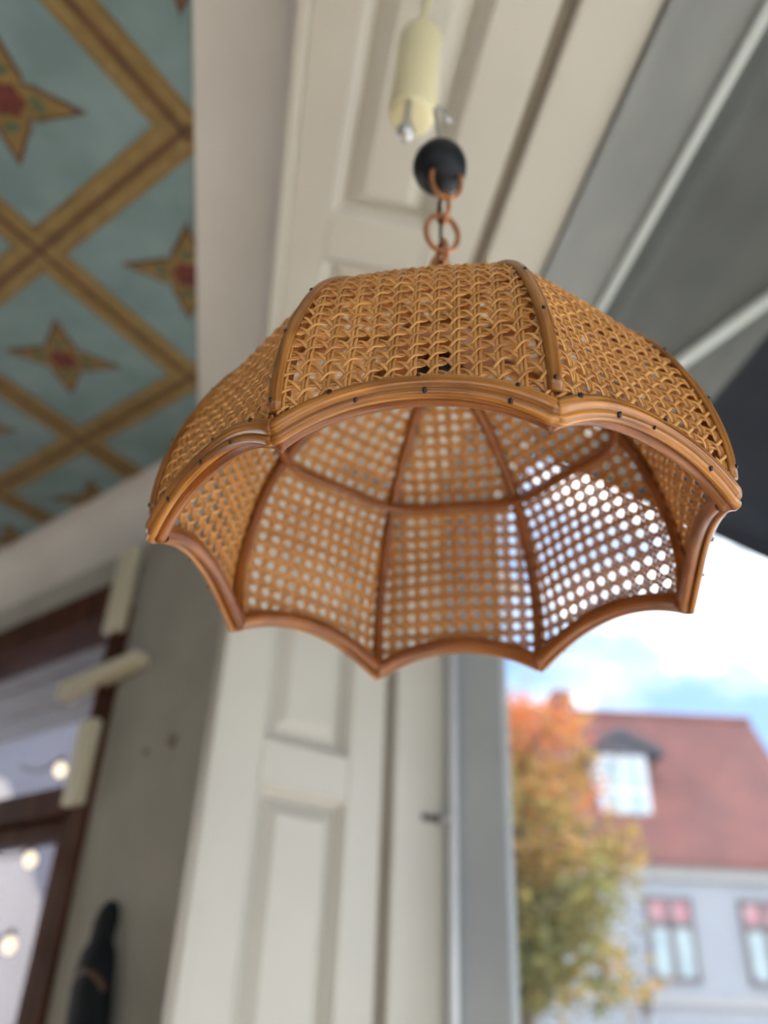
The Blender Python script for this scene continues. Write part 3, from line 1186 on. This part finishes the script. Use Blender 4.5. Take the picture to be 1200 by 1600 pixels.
# ---- rim: outer flat band and inner round cane for each field, nails on the band
outer_sec = [(-0.0036, 0.0005), (-0.0040, 0.0028), (-0.0026, 0.0044), (-0.0004, 0.0049), (0.0012, 0.0046), (0.0019, 0.0034), (0.0026, 0.0047),
             (0.0050, 0.0056), (0.0078, 0.0055), (0.0100, 0.0046), (0.0112, 0.0030), (0.0112, 0.0005)]
inner_sec = []
for i in range(12):
    a = TAU * i / 12
    inner_sec.append((0.0022 + 0.0062 * math.cos(a), -0.0045 + 0.0047 * math.sin(a)))
nail_b = MB()
nail_b.lathe([(0.0017, 0.0), (0.0016, 0.0007), (0.0009, 0.0012)], k=8)
nail_m = nail_b.mesh('nail', True)
nail_m.materials.append(M['nail'])


def add_nail(P, N, parent, sc=1.0):
    o = bpy.data.objects.new('nail', nail_m)
    C.objects.link(o)
    o.parent = parent
    o.matrix_basis = Matrix.Translation(P) @ N.to_track_quat('Z', 'Y').to_matrix().to_4x4() @ Matrix.Diagonal((sc, sc * 1.4, 1, 1))


NS = 36
for k in range(8):
    ss = [0.0, 0.02] + [0.05 + 0.9 * i / NS for i in range(NS + 1)] + [0.98, 1.0]
    P, N = [], []
    for s in ss:
        Y = arch(s)
        w = width(k, Y)
        p, nn, dx, dy = surf_frame(k, (s - 0.5) * w, Y)
        if s in (0.0, 1.0):
            a = ANG[k] if s == 0.0 else ANG[(k + 1) % 8]
            nn = Vector((math.cos(a), math.sin(a), 0.0)) / math.cos(math.radians(22.5))
        P.append(p)
        N.append(nn)
    B_ = []
    for i in range(len(P)):
        t = (P[min(i + 1, len(P) - 1)] - P[max(i - 1, 0)]).normalized()
        u = N[i].normalized().cross(t).normalized()
        if i in (0, len(P) - 1):
            u = Vector((0, 0, 1.0))
        B_.append(u)
    bb = MB()
    bb.sweep(P, N, B_, outer_sec, u0=k * 0.37, v0=k * 0.05)
    band = bb.build('rim_band', 'rim', lamp, smooth=True)
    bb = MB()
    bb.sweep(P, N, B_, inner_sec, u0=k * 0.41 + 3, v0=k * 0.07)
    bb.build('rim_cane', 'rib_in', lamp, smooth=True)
    rg = random.Random(k)
    for tt, bo in ((0.20, 0.0096), (0.55, 0.0098), (0.85, 0.0096), (0.28, -0.0010), (0.56, -0.0012), (0.80, -0.0010)):
        i = int((tt + rg.uniform(-0.07, 0.07)) * (len(P) - 1))
        h = 0.0046 if bo > 0 else 0.0050
        add_nail(P[i] + B_[i] * bo + N[i] * h, N[i] + B_[i] * (0.45 if bo > 0 else -0.35), band, rg.uniform(0.55, 1.05))

# ---- ribs
rib_sec = [(-0.0040, -0.0008), (-0.0042, 0.0010), (-0.0030, 0.0028), (-0.0010, 0.0036), (0.0010, 0.0036), (0.0030, 0.0028), (0.0042, 0.0010), (0.0040, -0.0008)]
in_sec = [(0.0046 * math.cos(TAU * i / 10), -0.0055 + 0.0046 * math.sin(TAU * i / 10)) for i in range(10)]
for k in range(8):
    a = ANG[k]
    rad = Vector((math.cos(a), math.sin(a), 0))
    lat = Vector((-math.sin(a), math.cos(a), 0))
    n_ = 44
    P, N = [], []
    for i in range(n_ + 1):
        Y = 0.004 + (YMAX - 0.006) * i / n_
        p = rib_pt(k, Y)
        t = (rib_pt(k, min(Y + 0.002, YMAX)) - rib_pt(k, Y - 0.002)).normalized()
        P.append(p)
        N.append((lat.cross(t)).normalized())
    i0 = 2
    bb = MB()
    bb.sweep(P[i0:], N[i0:], [lat] * (n_ + 1 - i0), rib_sec, u0=k * 0.3, v0=k * 0.06)
    rb = bb.build('outer_rib', 'rib', lamp, smooth=True)
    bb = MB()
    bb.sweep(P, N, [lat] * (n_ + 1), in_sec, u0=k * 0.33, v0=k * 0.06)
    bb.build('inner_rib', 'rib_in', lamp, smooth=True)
    for i in (3, 11, 19):
        add_nail(P[i] + N[i] * 0.0034 + lat * 0.0008 * (-1) ** i, N[i], rb, 0.7)
# a split end standing off one rib
p = rib_pt(1, 0.21)
bb = MB()
bb.tube([p + Vector((-0.003, -0.003, -0.002)), p + Vector((-0.0045, -0.006, 0.003)), p + Vector((-0.0045, -0.0065, 0.009))], [0.0007, 0.0006, 0.0003], 6)
bb.build('split_end', 'tuft', lamp, smooth=True)

# ---- inner hoop
pts = []
for i in range(160):
    th = ANG[0] + TAU * i / 160
    # distance to nearest rib direction
    ph = 8 * (th - ANG[0])
    r = 0.1440 + 0.0042 * math.cos(ph)
    pts.append(Vector((r * math.cos(th), r * math.sin(th), 0.1500)))
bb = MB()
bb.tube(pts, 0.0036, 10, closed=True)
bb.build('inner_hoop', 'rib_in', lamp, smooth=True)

# ---- crown, socket
bb = MB()
bb.lathe([(0.020, 0.207), (0.046, 0.209), (0.046, 0.2165), (0.040, 0.2225), (0.012, 0.224), (0.010, 0.228)], k=28)
bb.build('crown_disc', 'rib_in', lamp, smooth=False)
bb = MB()
bb.lathe([(0.0, 0.182), (0.016, 0.183), (0.0195, 0.186), (0.0195, 0.200), (0.010, 0.208)], k=24)
bb.build('lamp_socket', 'black', lamp, smooth=True)

bb = MB()
bb.lathe([(0.024, 0.2235), (0.024, 0.228), (0.016, 0.236), (0.004, 0.239)], k=24)
bb.build('top_cup', 'black', lamp, smooth=True)

# ---- copper chain, black ball, hook, thread
UP = Vector((0, 0, 1))


def link_pts(c, axis, side, hl, hw, n=28):
    out = []
    for i in range(n):
        a = TAU * i / n
        out.append(c + axis * hl * math.cos(a) + side * hw * math.sin(a))
    return out


LI = LM.inverted()


def Lw(x, y, z):
    return LI @ Vector((x, y, z))


s1 = Vector((0.80, 0.6, 0)).normalized()
chain = [((0.1255, 0.528, 2.058), 0.022, 0.012, 0.6), ((0.1258, 0.528, 2.096), 0.024, 0.012, 2.1),
         ((0.1260, 0.528, 2.135), 0.025, 0.012, 0.5), ((0.1262, 0.528, 2.160), 0.021, 0.010, 1.75),
         ((0.1262, 0.528, 2.193), 0.025, 0.0165, 0.15), ((0.1275, 0.527, 2.228), 0.021, 0.009, 1.9),
         ((0.1285, 0.520, 2.262), 0.027, 0.0155, 0.12)]
for (c, hl, hw, an) in chain:
    side = Vector((math.cos(an), math.sin(an), 0))
    pp = [LI @ q for q in link_pts(Vector(c), (UP + side * 0.05).normalized(), side, hl, hw)]
    bb = MB()
    bb.tube(pp, 0.0026, 8, closed=True)
    bb.build('chain_link', 'copper', lamp, smooth=True)
bb = MB()
bb.tube([Lw(0.124, 0.529, 2.29), Lw(0.1258, 0.5285, 2.15), Lw(0.1255, 0.528, 2.03)], 0.0018, 6)
bb.build('power_cord', 'black', lamp)
bb = MB()
bp_ = []
for i in range(17):
    a = math.pi * i / 16
    bp_.append((max(0.0275 * math.sin(a), 0.002), 2.294 - 0.0275 * math.cos(a) * 1.08))
cB = Vector((0.124, 0.530, 0))
for (r, z) in bp_:
    for q in range(28):
        a = TAU * q / 28
        bb.v.append(LI @ (cB + Vector((r * math.cos(a), r * math.sin(a), z))))
for i in range(16):
    for q in range(28):
        c = (q + 1) % 28
        bb.quadface([i * 28 + q, i * 28 + c, (i + 1) * 28 + c, (i + 1) * 28 + q])
bb.build('ball_grip', 'black', lamp, smooth=True)
bb = MB()
hk = [(0.1245, 0.530, 2.318), (0.1240, 0.530, 2.345), (0.1205, 0.530, 2.372), (0.1185, 0.530, 2.388), (0.1215, 0.530, 2.3965),
      (0.1270, 0.530, 2.393), (0.1315, 0.530, 2.384), (0.1335, 0.530, 2.374)]
bb.tube([LI @ Vector(q) for q in hk], 0.0028, 8)
bb.build('steel_hook', 'silver', lamp, smooth=True)
bb = MB()
bb.tube([Lw(0.1225, 0.530, 2.3945), Lw(0.1235, 0.530, 2.58), Lw(0.1240, 0.530, 2.757)], 0.0004, 5)
bb.build('hanging_thread', 'thread', lamp)

# ---- cream tube hanging behind the chain
tb = tag(empty('hanging_tube', (0.101, 0.576, 2.436)), 'cream plastic tube hanging from a pale cord behind the lamp chain', 'tube')
ax = (Vector((0.1095, 0.574, 2.602)) - Vector((0.101, 0.576, 2.436)))
L = ax.length
tb.rotation_euler = ax.to_track_quat('Z', 'Y').to_euler()
bb = MB()
bb.lathe([(0.018, 0.0), (0.0255, 0.003), (0.0275, 0.010), (0.0275, L - 0.008), (0.0262, L - 0.002), (0.023, L)], k=32)
bb.build('sleeve', 'cream', tb, smooth=True)
bb = MB()
bb.tube([Vector((0, 0, L - 0.002)), Vector((0.004, 0.0, L + 0.05)), Vector((0.004, 0.0, L + 0.162))], 0.006, 10)
bb.build('cord', 'cream', tb, smooth=True)
bb = MB()
bb.lathe([(0.002, -0.063), (0.0075, -0.061), (0.0100, -0.054), (0.0092, -0.046), (0.006, -0.041), (0.0045, -0.02), (0.0045, 0.004)], org=(-0.019, 0.002, 0), k=18)
bb.build('metal_knob', 'silver', tb, smooth=True)
